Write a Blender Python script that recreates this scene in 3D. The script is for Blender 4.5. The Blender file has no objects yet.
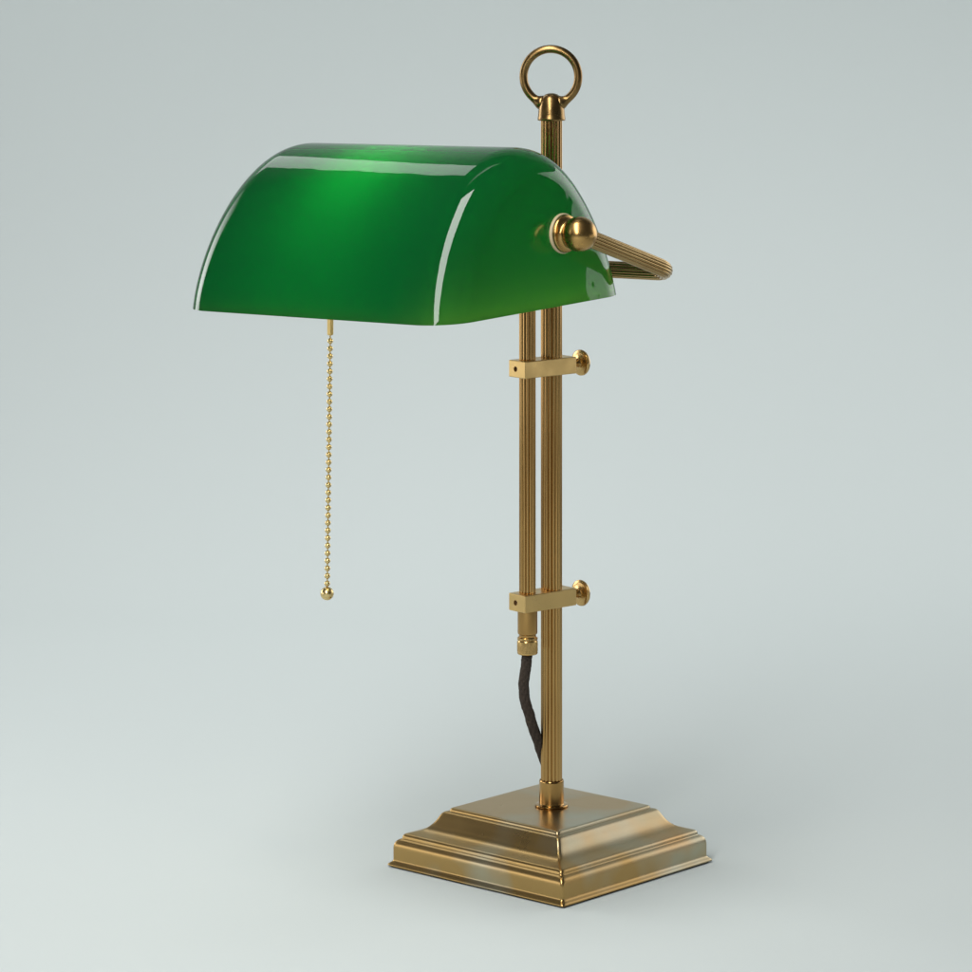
import bpy, bmesh, math, random
from mathutils import Vector, Matrix, Euler
R = math.radians
C = bpy.context.scene.collection
sc = bpy.context.scene
U = 0.0006                      # all lamp dimensions below are in units of 0.6 mm

# ------------------------------------------------------------------ camera
cd = bpy.data.cameras.new('camera'); cam = bpy.data.objects.new('camera', cd); C.objects.link(cam)
cam.location = (-65.5*U, -3600*U, 940*U); cam.rotation_euler = (R(90), 0, 0)
cd.sensor_width = 36; cd.lens = 36*3600/972; cd.shift_y = -(486+76)/972
cd.clip_end = 50; cd.clip_start = .05
sc.camera = cam

# ------------------------------------------------------------------ world and studio lamps
w = bpy.data.worlds.new('World'); sc.world = w; w.use_nodes = True
bg = w.node_tree.nodes['Background']; bg.inputs[0].default_value = (.86, .95, 1, 1); bg.inputs[1].default_value = .07

def softbox(name, loc, target, sx, sy, power, col=(1, 1, 1), spread=180):
    l = bpy.data.lights.new(name, 'AREA'); l.shape = 'RECTANGLE'; l.size = sx; l.size_y = sy
    l.energy = power; l.color = col; l.spread = R(spread)
    o = bpy.data.objects.new(name, l); C.objects.link(o)
    o.location = loc
    o.rotation_euler = (Vector(target)-Vector(loc)).to_track_quat('-Z', 'Y').to_euler()
    return o
# strip box in front of and over the lamp (key), gridded strip and panel behind it on the left, dim panel on the right,
# and added gridded fills that lift the far paper and the front floor
def stripbox(name, p1, p2, target, width, power, col, spread=180):
    p1, p2 = Vector(p1), Vector(p2); c = (p1+p2)/2; y = (p2-p1).normalized()
    z = c-Vector(target); z = (z-y*z.dot(y)).normalized(); x = y.cross(z)
    o = softbox(name, c, target, width, (p2-p1).length, power, col, spread)
    o.rotation_euler = Matrix((x, y, z)).transposed().to_euler()
    return o
stripbox('key_softbox', (-.50, -1.70, .66), (-.36, -.24, 1.76), (-.05, -.08, .2), .34, 24.2, (1, .99, .98))
stripbox('left_strip_softbox', (-1.21, .49, .12), (-.89, .66, 1.26), (-.10, -.08, .38), .44, 1.0, (1, 1, 1), 55)
stripbox('rear_softbox', (-.56, .80, .93), (-.56, .80, 1.66), (-.10, -.08, .40), .23, 1.2, (.97, .99, 1))
softbox('side_softbox', (.86, .48, .52), (.02, -.08, .36), .95, .62, 1.0, (1, 1, 1), 80)
softbox('backdrop_fill', (.10, .68, 2.2), (.05, .82, .0), 2.6, .5, 3.0, (1, 1, 1), 50)  # added fill, kept out of view, brightens the paper sweep
softbox('wall_fill', (-1.35, .72, 1.35), (.0, 1.30, .50), .5, .5, 1.45, (1, 1, 1), 84)  # added fill pair, unseen, evens out the upper wall
softbox('wall_fill', (1.35, .72, 1.35), (.0, 1.30, .50), .5, .5, 1.45, (1, 1, 1), 84)  # right half of the added wall fill
softbox('low_left_softbox', (-1.30, -.25, .23), (.0, -.02, .23), 1.0, .30, .55, (1, 1, 1), 90)
softbox('low_right_softbox', (1.28, -.20, .17), (.0, -.02, .20), .8, .23, .13, (1, 1, 1), 90)
softbox('floor_fill', (.0, -1.75, 2.2), (.0, -1.6, 0), 3.2, .7, 6.5, (1, 1, 1), 46)  # added overhead fill so the brass mirrors a brighter floor

sc.view_settings.view_transform = 'Standard'; sc.view_settings.look = 'None'
sc.view_settings.exposure = 0; sc.view_settings.gamma = 1
sc.render.engine = 'CYCLES'
sc.cycles.use_denoising = True
sc.cycles.max_bounces = 14; sc.cycles.diffuse_bounces = 8; sc.cycles.glossy_bounces = 6
sc.cycles.transmission_bounces = 8; sc.cycles.caustics_reflective = False; sc.cycles.caustics_refractive = False
sc.cycles.sample_clamp_indirect = 6

# ------------------------------------------------------------------ material helpers
def mat(name):
    m = bpy.data.materials.new(name); m.use_nodes = True
    nt = m.node_tree
    for n in list(nt.nodes): nt.nodes.remove(n)
    out = nt.nodes.new('ShaderNodeOutputMaterial')
    return m, nt, out
def N(nt, t, **kw):
    n = nt.nodes.new(t)
    for k, v in kw.items(): setattr(n, k, v)
    return n
def noise(nt, co, scale, detail=4, rough=.55, stretch=None):
    n = N(nt, 'ShaderNodeTexNoise'); n.inputs['Scale'].default_value = scale
    n.inputs['Detail'].default_value = detail; n.inputs['Roughness'].default_value = rough
    if stretch:
        mp = N(nt, 'ShaderNodeMapping'); mp.inputs['Scale'].default_value = stretch
        nt.links.new(co, mp.inputs['Vector']); co = mp.outputs[0]
    nt.links.new(co, n.inputs['Vector'])
    return n.outputs['Fac']
def ramp(nt, fac, stops):
    r = N(nt, 'ShaderNodeValToRGB'); e = r.color_ramp.elements
    while len(e) < len(stops): e.new(.5)
    for i, (p, c) in enumerate(stops):
        e[i].position = p; e[i].color = (c if len(c) == 4 else (*c, 1)) if isinstance(c, tuple) else (c, c, c, 1)
    nt.links.new(fac, r.inputs[0])
    return r.outputs[0]
def mixc(nt, fac, a, b, mode='MIX'):
    m = N(nt, 'ShaderNodeMix', data_type='RGBA', blend_type=mode)
    for s, v in ((m.inputs[0], fac), (m.inputs[6], a), (m.inputs[7], b)):
        if hasattr(v, 'links'): nt.links.new(v, s)
        elif isinstance(v, (int, float)): s.default_value = v
        else: s.default_value = (*v, 1)
    return m.outputs[2]

def brass(name, col=(.50, .32, .115), rough=.27, tarnish=.3, stretch=(1, 1, 1), scale=60, brush=None, patina=0., bump=.06, rvar=.2):
    m, nt, out = mat(name)
    co = N(nt, 'ShaderNodeTexCoord').outputs['Object']
    b = N(nt, 'ShaderNodeBsdfPrincipled'); b.inputs['Metallic'].default_value = 1
    n1 = noise(nt, co, scale, 3, .5, stretch)
    dark = tuple(c*k for c, k in zip(col, (.62, .52, .40)))
    f1 = ramp(nt, n1, [(.40, 0.), (.68, tarnish)])
    c = mixc(nt, f1, col, dark)
    if patina:
        n2 = noise(nt, co, 16, 2.5, .5)
        c = mixc(nt, ramp(nt, n2, [(.44, 0.), (.64, patina)]), c, (.43, .43, .33))
        n3 = noise(nt, co, 19, 2.5, .5, (1, 1, 1.7))
        c = mixc(nt, ramp(nt, n3, [(.56, 0.), (.74, patina*.5)]), c, (.62, .30, .07))
    nt.links.new(c, b.inputs['Base Color'])
    n4 = noise(nt, co, scale*2.2, 4, .6, stretch)
    rr = N(nt, 'ShaderNodeMapRange'); rr.inputs[1].default_value = .3; rr.inputs[2].default_value = .7
    rr.inputs[3].default_value = rough*(1-rvar); rr.inputs[4].default_value = rough*(1+rvar)
    nt.links.new(n4, rr.inputs[0]); nt.links.new(rr.outputs[0], b.inputs['Roughness'])
    n5 = noise(nt, co, 900 if brush else 420, 3, .6, brush or (1, 1, 1))
    bp = N(nt, 'ShaderNodeBump'); bp.inputs['Strength'].default_value = bump; bp.inputs['Distance'].default_value = .0006
    nt.links.new(n5, bp.inputs['Height']); nt.links.new(bp.outputs[0], b.inputs['Normal'])
    nt.links.new(b.outputs[0], out.inputs[0])
    return m

M_base = brass('aged_brass_base', (.44, .285, .108), .29, .2, patina=.8, scale=16, bump=0, rvar=.07)
M_tube = brass('aged_brass_tube', (.44, .27, .098), .19, .45, (1, 1, .25), 40, bump=0)
M_yoke = brass('dark_brass_tube', (.38, .26, .11), .21, .35, scale=50, bump=0)
M_cap = brass('dark_brass_cast', (.265, .168, .065), .30, .4, scale=80)
M_bar = brass('brushed_brass_bar', (.64, .445, .18), .33, .12, scale=60, brush=(1, 1, .06), bump=.012)
M_screw = brass('polished_brass_screw', (.54, .36, .145), .26, .2, scale=60, bump=.01)
M_knob = brass('satin_brass_knob', (.46, .285, .10), .28, .3, scale=60, bump=.02)
M_conn = brass('yellow_brass_connector', (.78, .58, .24), .45, .1, scale=200)
M_chain = brass('yellow_brass_chain', (.70, .54, .25), .28, .1, scale=200)

def simple(name, col, rough=.5, noise_scale=300, var=.15, bump=.1):
    m, nt, out = mat(name)
    co = N(nt, 'ShaderNodeTexCoord').outputs['Object']
    b = N(nt, 'ShaderNodeBsdfPrincipled'); b.inputs['Roughness'].default_value = rough
    n = noise(nt, co, noise_scale, 4)
    nt.links.new(mixc(nt, n, tuple(c*(1-var) for c in col), tuple(c*(1+var) for c in col)), b.inputs['Base Color'])
    bp = N(nt, 'ShaderNodeBump'); bp.inputs['Strength'].default_value = bump; bp.inputs['Distance'].default_value = .0005
    nt.links.new(n, bp.inputs['Height']); nt.links.new(bp.outputs[0], b.inputs['Normal'])
    nt.links.new(b.outputs[0], out.inputs[0])
    return m
M_paper = simple('seamless_paper', (.612, .668, .660), .9, 900, .012, .03)
M_felt = simple('black_felt', (.012, .011, .010), .95)
M_cord = simple('brown_braided_cloth', (.042, .029, .020), .9, 900, .75, .7)
M_washer = simple('ivory_washer', (.56, .45, .27), .45, 200, .05, .03)
M_hole = simple('screw_thread', (.10, .045, .02), .5)
M_socket = simple('black_bakelite', (.02, .02, .02), .35)

def glass_green():
    m, nt, out = mat('green_cased_glass')
    co = N(nt, 'ShaderNodeTexCoord').outputs['Object']
    n = noise(nt, co, 14, 2)
    # thinner casing at the cut rim, and side light through the right end painted in
    at = N(nt, 'ShaderNodeAttribute'); at.attribute_name = 'thin_lit_casing'
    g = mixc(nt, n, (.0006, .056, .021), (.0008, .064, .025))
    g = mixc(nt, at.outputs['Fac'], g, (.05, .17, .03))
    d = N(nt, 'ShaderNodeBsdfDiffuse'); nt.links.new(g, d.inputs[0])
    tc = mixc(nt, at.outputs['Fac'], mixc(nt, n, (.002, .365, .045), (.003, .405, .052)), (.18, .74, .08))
    t = N(nt, 'ShaderNodeBsdfTranslucent'); nt.links.new(tc, t.inputs[0])
    mx = N(nt, 'ShaderNodeMixShader'); mx.inputs[0].default_value = .62
    nt.links.new(d.outputs[0], mx.inputs[1]); nt.links.new(t.outputs[0], mx.inputs[2])
    gl = N(nt, 'ShaderNodeBsdfGlossy'); gl.inputs['Roughness'].default_value = .015
    fr = N(nt, 'ShaderNodeFresnel'); fr.inputs[0].default_value = 1.5
    bn = noise(nt, co, 38, 2, .4)
    bp = N(nt, 'ShaderNodeBump'); bp.inputs['Strength'].default_value = .06; bp.inputs['Distance'].default_value = .004
    nt.links.new(bn, bp.inputs['Height']); nt.links.new(bp.outputs[0], gl.inputs['Normal'])
    m2 = N(nt, 'ShaderNodeMixShader'); nt.links.new(fr.outputs[0], m2.inputs[0])
    nt.links.new(mx.outputs[0], m2.inputs[1]); nt.links.new(gl.outputs[0], m2.inputs[2])
    nt.links.new(m2.outputs[0], out.inputs[0])
    return m
def glass_opal():
    m, nt, out = mat('white_opal_lining')
    d = N(nt, 'ShaderNodeBsdfDiffuse'); d.inputs[0].default_value = (.60, .62, .58, 1)
    t = N(nt, 'ShaderNodeBsdfTranslucent'); t.inputs[0].default_value = (.70, .74, .64, 1)
    mx = N(nt, 'ShaderNodeMixShader'); mx.inputs[0].default_value = .5
    nt.links.new(d.outputs[0], mx.inputs[1]); nt.links.new(t.outputs[0], mx.inputs[2])
    nt.links.new(mx.outputs[0], out.inputs[0])
    return m
def glass_edge():
    m, nt, out = mat('cut_glass_rim')
    b = N(nt, 'ShaderNodeBsdfPrincipled'); b.inputs['Base Color'].default_value = (.10, .32, .05, 1); b.inputs['Roughness'].default_value = .15
    nt.links.new(b.outputs[0], out.inputs[0])
    return m
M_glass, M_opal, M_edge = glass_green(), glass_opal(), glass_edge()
def emit(name, col, s):
    m, nt, out = mat(name)
    e = N(nt, 'ShaderNodeEmission'); e.inputs[0].default_value = (*col, 1); e.inputs[1].default_value = s
    nt.links.new(e.outputs[0], out.inputs[0]); return m
M_bulb = emit('lit_frosted_bulb', (1, .84, .56), 23)

# ------------------------------------------------------------------ mesh helpers (vertices in 0.6 mm units)
def link(name, bm, mats, parent, sharp=35, smooth=True):
    bmesh.ops.recalc_face_normals(bm, faces=bm.faces)
    for v in bm.verts: v.co *= U
    me = bpy.data.meshes.new(name); bm.to_mesh(me); bm.free()
    for m in (mats if isinstance(mats, (list, tuple)) else [mats]): me.materials.append(m)
    if smooth:
        for p in me.polygons: p.use_smooth = True
        me.set_sharp_from_angle(angle=R(sharp))
    o = bpy.data.objects.new(name, me); C.objects.link(o)
    # put the origin at the part's own middle
    if me.vertices:
        xs = [v.co for v in me.vertices]
        c = Vector([(min(v[i] for v in xs)+max(v[i] for v in xs))/2 for i in range(3)])
        me.transform(Matrix.Translation(-c)); o.location = c
    if parent:
        o.parent = parent
        o.location = c-Vector(parent['_c'])
    o['_c'] = tuple(c)
    return o
def loft(bm, rings, cap0=True, cap1=True, closed=True, mi=0):
    vs = [[bm.verts.new(p) for p in r] for r in rings]
    n = len(vs[0])
    for a, b in zip(vs, vs[1:]):
        for i in range(n if closed else n-1):
            f = bm.faces.new((a[i], a[(i+1) % n], b[(i+1) % n], b[i])); f.material_index = mi
    if cap0: bm.faces.new(vs[0][::-1]).material_index = mi
    if cap1: bm.faces.new(vs[-1]).material_index = mi
    return vs
def frame(ax):
    ax = Vector(ax).normalized()
    h = Vector((0, 0, 1)) if abs(ax.z) < .9 else Vector((1, 0, 0))
    u = h.cross(ax).normalized(); return u, ax.cross(u), ax
def lathe(bm, prof, origin, ax=(0, 0, 1), n=64, teeth=0, depth=0., cap0=True, cap1=True):
    u, v, a = frame(ax); o = Vector(origin); rings = []
    for r, h in prof:
        ring = []
        for i in range(n):
            t = 2*math.pi*i/n
            rr = max(r, .01)
            ring.append(o+a*h+u*(rr*math.cos(t))+v*(rr*math.sin(t)))
        rings.append(ring)
    return loft(bm, rings, cap0, cap1)
def reed(n, r, d, per=8):
    pts = []
    for i in range(n*per):
        t = 2*math.pi*i/(n*per)
        k = abs(math.sin(n*t/2))
        rr = r-d*(1-k**.7)
        pts.append((rr*math.cos(t), rr*math.sin(t)))
    return pts
def sweep(bm, path, sec, up=Vector((0, 0, 1)), scale=None):
    rings = []; u = None
    for i, p in enumerate(path):
        t = (path[min(i+1, len(path)-1)]-path[max(i-1, 0)]).normalized()
        if u is None: u = (up-t*up.dot(t)).normalized()
        else: u = (u-t*u.dot(t)).normalized()
        v = t.cross(u); s = scale[i] if scale else 1
        rings.append([p+u*(a*s)+v*(b*s) for a, b in sec])
    return loft(bm, rings)
def circle(r, n): return [(r*math.cos(2*math.pi*i/n), r*math.sin(2*math.pi*i/n)) for i in range(n)]
def fillet(pts, rad, n=14):
    out = [pts[0]]
    for a, b, c in zip(pts, pts[1:], pts[2:]):
        d1 = (a-b).normalized(); d2 = (c-b).normalized(); ang = d1.angle(d2)
        tl = rad/math.tan(ang/2); bis = (d1+d2).normalized(); cen = b+bis*(rad/math.sin(ang/2))
        p, q = b+d1*tl-cen, b+d2*tl-cen; tot = p.angle(q); axis = p.cross(q).normalized()
        for i in range(n+1): out.append(cen+Matrix.Rotation(tot*i/n, 3, axis) @ p)
    out.append(pts[-1]); return out
def smooth_path(pts, n=10):
    out = []; P = [pts[0]*2-pts[1]]+pts+[pts[-1]*2-pts[-2]]
    for a, b, c, d in zip(P, P[1:], P[2:], P[3:]):
        for i in range(n):
            t = i/n
            out.append(.5*((2*b)+(c-a)*t+(2*a-5*b+4*c-d)*t*t+(3*b-a-3*c+d)*t**3))
    out.append(pts[-1]); return out
def sphere(bm, c, r, n=32):
    prof = [(r*math.sin(math.pi*i/n), -r*math.cos(math.pi*i/n)) for i in range(n+1)]
    lathe(bm, prof, c, (0, 0, 1), 2*n)

# ------------------------------------------------------------------ seamless paper backdrop
def build_backdrop():
    bm = bmesh.new()
    prof = [(-2.6, 0)]+[(y, 0) for y in (-1.6, -1, -.5, 0, .3, .5)]
    rad = .55; y0 = .75
    prof += [(y0+rad*math.sin(R(a)), rad*(1-math.cos(R(a)))) for a in range(0, 91, 5)]
    prof += [(y0+rad, z) for z in (.8, 1.2, 1.7, 2.2)]
    W = 3.0
    loft(bm, [[Vector((x, y, z))/U for x in (-W, -.6, 0, .6, W)] for y, z in prof], False, False, False)
    o = link('backdrop', bm, M_paper, None, 60)
    o['kind'] = 'structure'
build_backdrop()

# ------------------------------------------------------------------ the lamp
lamp = bpy.data.objects.new('desk_lamp', None); C.objects.link(lamp); lamp['_c'] = (0, 0, 0)
lamp.empty_display_size = .05
lamp['label'] = 'brass desk lamp with green glass shade and bead pull chain on pale grey paper'
lamp['category'] = 'lamp'

def rsq(half, cx, cy, yaw, z, rad, seg=7, sup=3.):
    pts = []
    rad = min(rad, half*.9)
    for k in range(4):
        t0 = k*90
        px, py = (half-rad)*(1 if k in (0, 3) else -1), (half-rad)*(1 if k in (0, 1) else -1)
        arc = [(px+rad*math.cos(R(t0+90*i/seg)), py+rad*math.sin(R(t0+90*i/seg))) for i in range(seg+1)]
        a0 = arc[0]; a1 = arc[-1]
        d0 = (math.cos(R(t0-90)), math.sin(R(t0-90))); d1 = (math.cos(R(t0+180)), math.sin(R(t0+180)))
        s = min(sup, (half-rad)*.4)
        arc = [(a0[0]+d0[0]*s, a0[1]+d0[1]*s)]+arc+[(a1[0]+d1[0]*s, a1[1]+d1[1]*s)]
        pts += arc
    c, s = math.cos(yaw), math.sin(yaw)
    return [Vector((cx+c*x-s*y, cy+s*x+c*y, z)) for x, y in pts]
BCX, BCY, BYAW = -1.2, -1.5, R(45)+.055
prof = [(162.3, 1.6), (163.6, 1.8), (164, 2.4), (163.6, 3.2), (162, 4.2), (160.2, 5.2), (158.9, 6.1), (158.3, 7.2), (158.2, 8.2),
        (158.2, 18.5), (158.1, 20.0), (157.6, 22.4), (156.3, 24.7), (154.4, 26.3), (152.2, 27.3), (150.2, 27.8), (149.4, 28.2), (149.2, 29.0), (149.0, 30.2), (148.3, 31.6),
        (146.6, 32.6), (144, 33.1), (140, 33.9), (135, 35.0), (130, 36.3), (126, 37.8), (122.3, 39.9), (119, 42.3), (116, 45.2), (113.6, 48.2), (111.7, 50.8), (109.8, 52.8), (107.6, 54.0), (105, 54.6), (102.6, 54.9), (101.8, 55.1),
        (101.5, 55.8), (101.2, 56.8), (100.3, 57.6), (98.8, 58.0), (96, 58.1), (90, 58.1), (40, 58.1), (18, 58.1)]
def build_base():
    bm = bmesh.new()
    loft(bm, [rsq(s/math.sqrt(2), BCX, BCY, BYAW, z, 3.2) for s, z in prof])
    o = link('base', bm, M_base, lamp, 50)
    bm = bmesh.new()
    loft(bm, [rsq(s/math.sqrt(2), BCX, BCY, BYAW, z, 3.2) for s, z in ((158, 0), (160, .2), (160, 1.6))])
    link('felt_pad', bm, M_felt, o)
build_base()

# collar and reeded main pole
bm = bmesh.new()
lathe(bm, [(12, 58), (16.2, 58.2), (16.7, 58.8), (16.7, 59.7), (16.2, 60.3), (13.2, 60.7), (12.6, 61.4), (12.5, 62.5), (12.4, 82.5), (12.3, 84), (12.0, 84.5), (11.3, 84.5), (11.0, 84), (11, 78)], (0, 0, 0), n=72)
link('collar', bm, M_tube, lamp)
bm = bmesh.new()
sec = reed(16, 10.8, 1.35)
loft(bm, [[Vector((x, y, z)) for x, y in sec] for z in (60, 90, 250, 420, 600, 746)])
link('pole', bm, M_tube, lamp, 60)

# finial: bell cap and carrying ring
def build_finial():
    bm = bmesh.new()
    lathe(bm, [(10.5, 743.6), (13.6, 743.6), (14.0, 744.2), (14.0, 746.2), (13.6, 747), (13.4, 750), (13.1, 754), (12.6, 758), (11.7, 762), (10.3, 765.4), (8.3, 768), (5.6, 769.9), (2.8, 770.7), (0, 770.9)], (0, 0, 0), n=64)
    cap = link('finial_cap', bm, M_cap, lamp)
    bm = bmesh.new(); rings = []
    R0, r0 = 27.7, 4.15; ux = Vector((math.cos(R(-10)), math.sin(R(-10)), 0)); uz = Vector((0, 0, 1)); n = 96
    un = ux.cross(uz)
    for i in range(n):
        t = 2*math.pi*i/n
        d = ux*math.cos(t)+uz*math.sin(t)
        dist = abs((t-1.5*math.pi+math.pi) % (2*math.pi)-math.pi)
        k = r0+3.2*math.exp(-((abs(dist)-.36)/.17)**2)
        rings.append([Vector((-.6, 0, 787.3))+d*(R0+k*math.cos(a))+un*(k*math.sin(a)) for a in [2*math.pi*j/24 for j in range(24)]])
    loft(bm, rings+[rings[0]], False, False)
    bmesh.ops.remove_doubles(bm, verts=bm.verts, dist=.001)
    link('finial_ring', bm, M_cap, lamp)
build_finial()

# riser tube with cable gland, cable
RX, RY = -24.3, -20.8
bm = bmesh.new(); sec = reed(14, 8.4, 1.25)
loft(bm, [[Vector((RX+x, RY+y, z)) for x, y in sec] for z in (250, 300, 450, 598)])
link('riser_tube', bm, M_tube, lamp, 60)
bm = bmesh.new()
lathe(bm, [(8, 262), (9.8, 260), (9.9, 258), (9.9, 236), (9.6, 234.6), (8.9, 234.2), (8.6, 233.6), (8.6, 230)], (RX, RY, 0), n=64)
link('sleeve', bm, M_tube, lamp)
def build_nut():
    bm = bmesh.new(); n = 192; rings = []
    for r, h, d in ((7, 231.6, 0), (9.3, 231.4, 0), (10.1, 230.6, 0), (10.2, 229, 0), (9.6, 228.2, 0), (10.1, 227.2, 0), (10.3, 226.6, .45), (10.3, 217.4, .45), (10.1, 216.6, 0), (10.2, 215.4, 0), (9.6, 214.4, 0), (6.5, 214.2, 0)):
        rings.append([Vector((RX+(r-d*(i % 4 < 2))*math.cos(2*math.pi*i/n), RY+(r-d*(i % 4 < 2))*math.sin(2*math.pi*i/n), h)) for i in range(n)])
    loft(bm, rings)
    link('cable_gland', bm, M_screw, lamp, 40)
build_nut()
def build_cable():
    px = [(526.9, 655, -20.8), (526.7, 660, -20.8), (524.7, 675, -20.6), (523.7, 686, -20), (524.9, 699.5, -18), (528.5, 712, -14), (533, 727, -8), (538, 741, -1), (543, 756, 5), (548, 770, 8), (551, 777, 5)]
    pts = []
    for x, y, d in px:
        s = 3600/(3600+d); pts.append(Vector(((x-486)/s-65.5, d, 940-(y+76)/s)))
    path = smooth_path(pts, 14); bm = bmesh.new(); rings = []; n = 48; rnd = random.Random(3); u = None
    for i, p in enumerate(path):
        t = (path[min(i+1, len(path)-1)]-path[max(i-1, 0)]).normalized()
        if u is None: u = Vector((1, 0, 0))
        u = (u-t*u.dot(t)).normalized(); v = t.cross(u)
        ring = []
        for j in range(n):
            a = 2*math.pi*j/n
            r = 4.9+.5*max(math.sin(6*a+i*.75), math.sin(6*a-i*.75))+rnd.uniform(-.12, .12)+.25*math.sin(i*.37)*math.sin(a+i*.11)
            ring.append(p+u*(r*math.cos(a))+v*(r*math.sin(a)))
        rings.append(ring)
    loft(bm, rings); link('power_cable', bm, M_cord, lamp, 80)
build_cable()

# clamp bars
UD = Vector((math.cos(R(40.4)), math.sin(R(40.4)), 0)); VD = Vector((UD.y, -UD.x, 0)); ZD = Vector((0, 0, 1))
def build_clamp(zc, hz):
    bm = bmesh.new()
    t0, t1, hw, hh = -45.7, 22.5, 12.5, hz/2
    q = [(-hw, -hh), (hw, -hh), (hw, hh), (-hw, hh)]
    vs = loft(bm, [[UD*t+VD*a+ZD*(b+zc) for a, b in q] for t in (t0, t1)])
    bmesh.ops.bevel(bm, geom=list(bm.edges), offset=.8, segments=3, affect='EDGES', profile=.5)
    bar = link('clamp_bar', bm, M_bar, lamp, 30)
    # drilled hole in the end face
    bm = bmesh.new()
    lathe(bm, [(2.7, t0-5), (2.7, t0+7)], VD*-2.2+ZD*zc, UD, 32)
    cut = link('cutter', bm, M_hole, None)
    md = bar.modifiers.new('hole', 'BOOLEAN'); md.operation = 'DIFFERENCE'; md.object = cut; md.solver = 'EXACT'
    bpy.context.view_layer.update()
    me = bpy.data.meshes.new_from_object(bar.evaluated_get(bpy.context.evaluated_depsgraph_get()))
    bar.modifiers.clear(); bar.data = me
    for p_ in me.polygons: p_.use_smooth = False
    bpy.data.objects.remove(cut, do_unlink=True)
    bm = bmesh.new()
    lathe(bm, [(.3, t0+3.2), (1.0, t0+3.2), (1.0, t0+2.2), (2.65, t0+2.2), (2.65, t0+6)], VD*-2.2+ZD*zc, UD, 24)
    link('grub_screw', bm, M_hole, bar)
    bm = bmesh.new()
    lathe(bm, [(4.6, t1-3), (4.6, t1+1.5), (6.2, t1+2.4), (6.6, t1+4), (6.2, t1+5.6), (4.4, t1+6.6), (3.9, t1+8), (4.0, t1+11), (4.5, t1+13), (6.2, t1+14.2), (9.5, t1+14.5), (12.0, t1+14.9), (12.9, t1+15.7), (13.1, t1+17), (12.6, t1+18.2), (11, t1+19), (6, t1+19.6), (0, t1+19.8)], ZD*zc, UD, 64)
    link('thumb_screw', bm, M_screw, bar)
build_clamp(498.3, 16.8)
build_clamp(266.4, 17.2)

# ------------------------------------------------------------------ glass shade
S = dict(cx=-136.992, cz=576.896, A=175.478, Bf=146.848, Bb=122.155, H=149.431, ka=.05324, Pf=1.89388, Pb=1.87266, kf=.15093, kb=.15839, r=38.711, tilt=.02424, roll=.03892, th=.7231, qf=.51247, qb=.44031, rt=.75464)
def sx(p):
    x, y, z = p
    c, s = math.cos(S['roll']), math.sin(S['roll']); y, z = c*y-s*z, s*y+c*z
    c, s = math.cos(S['tilt']), math.sin(S['tilt']); x, z = c*x-s*z, s*x+c*z
    c, s = math.cos(-S['th']), math.sin(-S['th']); x, y = c*x-s*y, s*x+c*y
    return Vector((x+S['cx'], y-120, z+S['cz']))
def arch(d, n):
    f, b = [], []
    for i in range(n):
        t = i/(n-1); z = min(1-(1-t)**2, .99999); Z = (S['H']-S['rt']*d)*z
        f.append((-(S['Bf']-d)*(1-S['kf']*z)*(1-z**S['Pf'])**S['qf'], Z))
        b.append(((S['Bb']-d)*(1-S['kb']*z)*(1-z**S['Pb'])**S['qb'], Z))
    return f+b[::-1]
def shade_rings(off, n=64, m=16):
    rings = []; r = S['r']-off*.6
    ph = [math.pi/2*i/(m-1) for i in range(m)]
    sts = [(-1, a) for a in ph[::-1]]+[('m', t/8) for t in range(1, 8)]+[(1, a) for a in ph]
    for sg, a in sts:
        if sg == 'm':
            x0, d = (2*a-1)*(S['A']-off-r), off
        else:
            x0, d = sg*(S['A']-off-r*(1-math.sin(a))), off+r*(1-math.cos(a))
        rings.append([sx((x0*(1-S['ka']*z/S['H']), y, z)) for y, z in arch(d, n)])
    return rings
UPS = (sx((0, 0, 1))-sx((0, 0, 0))).normalized()
def build_shade():
    bm = bmesh.new()
    lay = bm.verts.layers.float.new('thin_lit_casing')
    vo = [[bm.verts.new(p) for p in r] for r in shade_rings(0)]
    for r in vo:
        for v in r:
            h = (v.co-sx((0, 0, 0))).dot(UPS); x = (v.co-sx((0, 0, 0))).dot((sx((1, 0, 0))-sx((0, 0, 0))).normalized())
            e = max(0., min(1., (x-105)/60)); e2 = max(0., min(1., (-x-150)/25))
            v[lay] = min(.95, .25*math.exp(-h/7)+e*e*(.03+.85*math.exp(-h/22))+.25*e2*math.exp(-h/16))  # right end term colours in light passing through the glass
    vi = [[bm.verts.new(p) for p in r] for r in shade_rings(5.0)]
    n = len(vo[0])
    for V, mi in ((vo, 0), (vi, 1)):
        for a, b in zip(V, V[1:]):
            for i in range(n-1): bm.faces.new((a[i], a[i+1], b[i+1], b[i])).material_index = mi
        for e in (V[0], V[-1]):                                     # end walls, in strips from front to back
            for i in range(n//2-1): bm.faces.new((e[i], e[i+1], e[n-2-i], e[n-1-i])).material_index = mi
    for V, W in ((vo[0], vi[0]), (vo[-1], vi[-1])):                 # rim along both ends
        bm.faces.new((V[0], V[-1], W[-1], W[0])).material_index = 2
    for k in (0, n-1):                                              # rim along front and back
        for a, b, c, d in zip(vo, vo[1:], vi[1:], vi): bm.faces.new((a[k], b[k], c[k], d[k])).material_index = 2
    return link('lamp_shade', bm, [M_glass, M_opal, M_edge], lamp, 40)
shade = build_shade()
PY, PZ = 26.5, 67.0
AX = (sx((1, 0, 0))-sx((0, 0, 0))).normalized()
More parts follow.
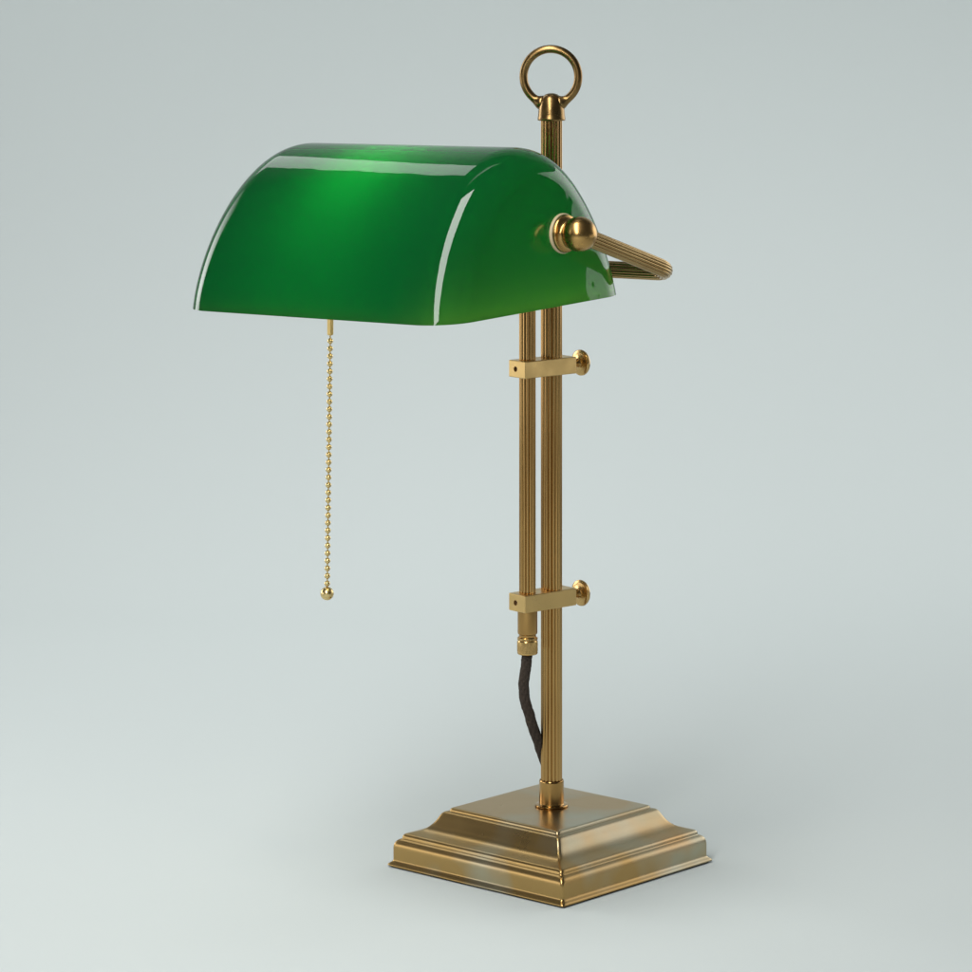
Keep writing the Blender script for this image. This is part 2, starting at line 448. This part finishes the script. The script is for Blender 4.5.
def build_pivot(sgn):
    a = sx((sgn*S['A']*(1-S['ka']*PZ/S['H']), PY, PZ)); ax = AX*sgn
    bm = bmesh.new()
    sphere(bm, a+ax*21.5, 16.6)
    k = link('pivot_knob', bm, M_knob, lamp)
    bm = bmesh.new()
    lathe(bm, [(8, -7), (8, -.2), (18.4, -.2), (19.0, .4), (19.0, 2.4), (18.4, 3.2), (14, 3.2)], a, ax, 72)
    link('washer', bm, M_washer, k)
    bm = bmesh.new()
    lathe(bm, [(14, 2.6), (17.2, 3.1), (17.9, 4.0), (17.8, 5.8), (17.2, 6.6), (15.2, 7.2), (13.6, 8.2), (12.6, 10), (12.4, 13)], a, ax, 72)
    link('flange', bm, M_knob, k)
    return a+ax*21.5
BR = build_pivot(1); BL = build_pivot(-1)

# U-shaped reeded yoke carrying the shade
def build_yoke():
    T = Vector((RX, RY, 600.8))
    def corner(b): return T+AX*((b-T).dot(AX))
    path = fillet([BR, corner(BR)+AX*12, corner(BL)-AX*12, BL], 19)
    bm = bmesh.new(); sweep(bm, path, reed(16, 8.3, 1.15))
    link('yoke', bm, M_yoke, lamp, 60)
    bm = bmesh.new(); sphere(bm, T, 11.5)
    link('yoke_joint', bm, M_cap, lamp)
build_yoke()

# lamp holder and bulb under the shade
def build_bulb():
    o = sx((8, -10, 81))
    bm = bmesh.new()
    lathe(bm, [(5, -163), (5, -130), (7, -128), (7, -100), (15, -99), (18, -96), (18, -72), (16.5, -68), (16.5, -56), (14, -54)], o, AX, 48)
    link('socket', bm, M_socket, lamp)
    bm = bmesh.new()
    lathe(bm, [(12, -55), (14, -49), (18, -40), (21, -28), (22, -14), (21, 2), (18, 15), (12, 24), (6, 28), (0, 29)], o, AX, 48)
    link('bulb', bm, M_bulb, lamp)
build_bulb()

# bead pull chain
def build_chain():
    def pt(x, y): s = 3600/(3600-14); return Vector(((x-486)/s-65.5, -14, 940-(y+76)/s))
    top, bot = pt(330.3, 336.5), pt(327.1, 593.5)
    bm = bmesh.new(); sweep(bm, [pt(330.3, 250), top, bot], circle(.75, 8), Vector((1, 0, 0)))
    ch = link('pull_chain', bm, M_chain, lamp)
    bm = bmesh.new()
    a, b = pt(330.3, 300), pt(330.3, 335.2)
    lathe(bm, [(3.0, 0), (3.5, .4), (3.5, (b-a).length-1), (2.4, (b-a).length), (1, (b-a).length)], a, (0, 0, -1), 6)
    link('connector', bm, M_conn, ch, 20)
    L = 33; first = None
    p0, p1 = pt(330.2, 341), pt(327.2, 583.5)
    for i in range(L):
        p = p0.lerp(p1, i/(L-1))
        if first is None:
            bm = bmesh.new(); sphere(bm, p, 2.95, 12); first = link('bead', bm, M_chain, ch); base = p
        else:
            o = first.copy(); C.objects.link(o); o.parent = ch; o.location = first.location+(p-base)*U
    bm = bmesh.new(); sphere(bm, bot, 6.7, 24)
    link('pull_ball', bm, M_chain, ch)
build_chain()
for o in bpy.data.objects:
    if '_c' in o: del o['_c']
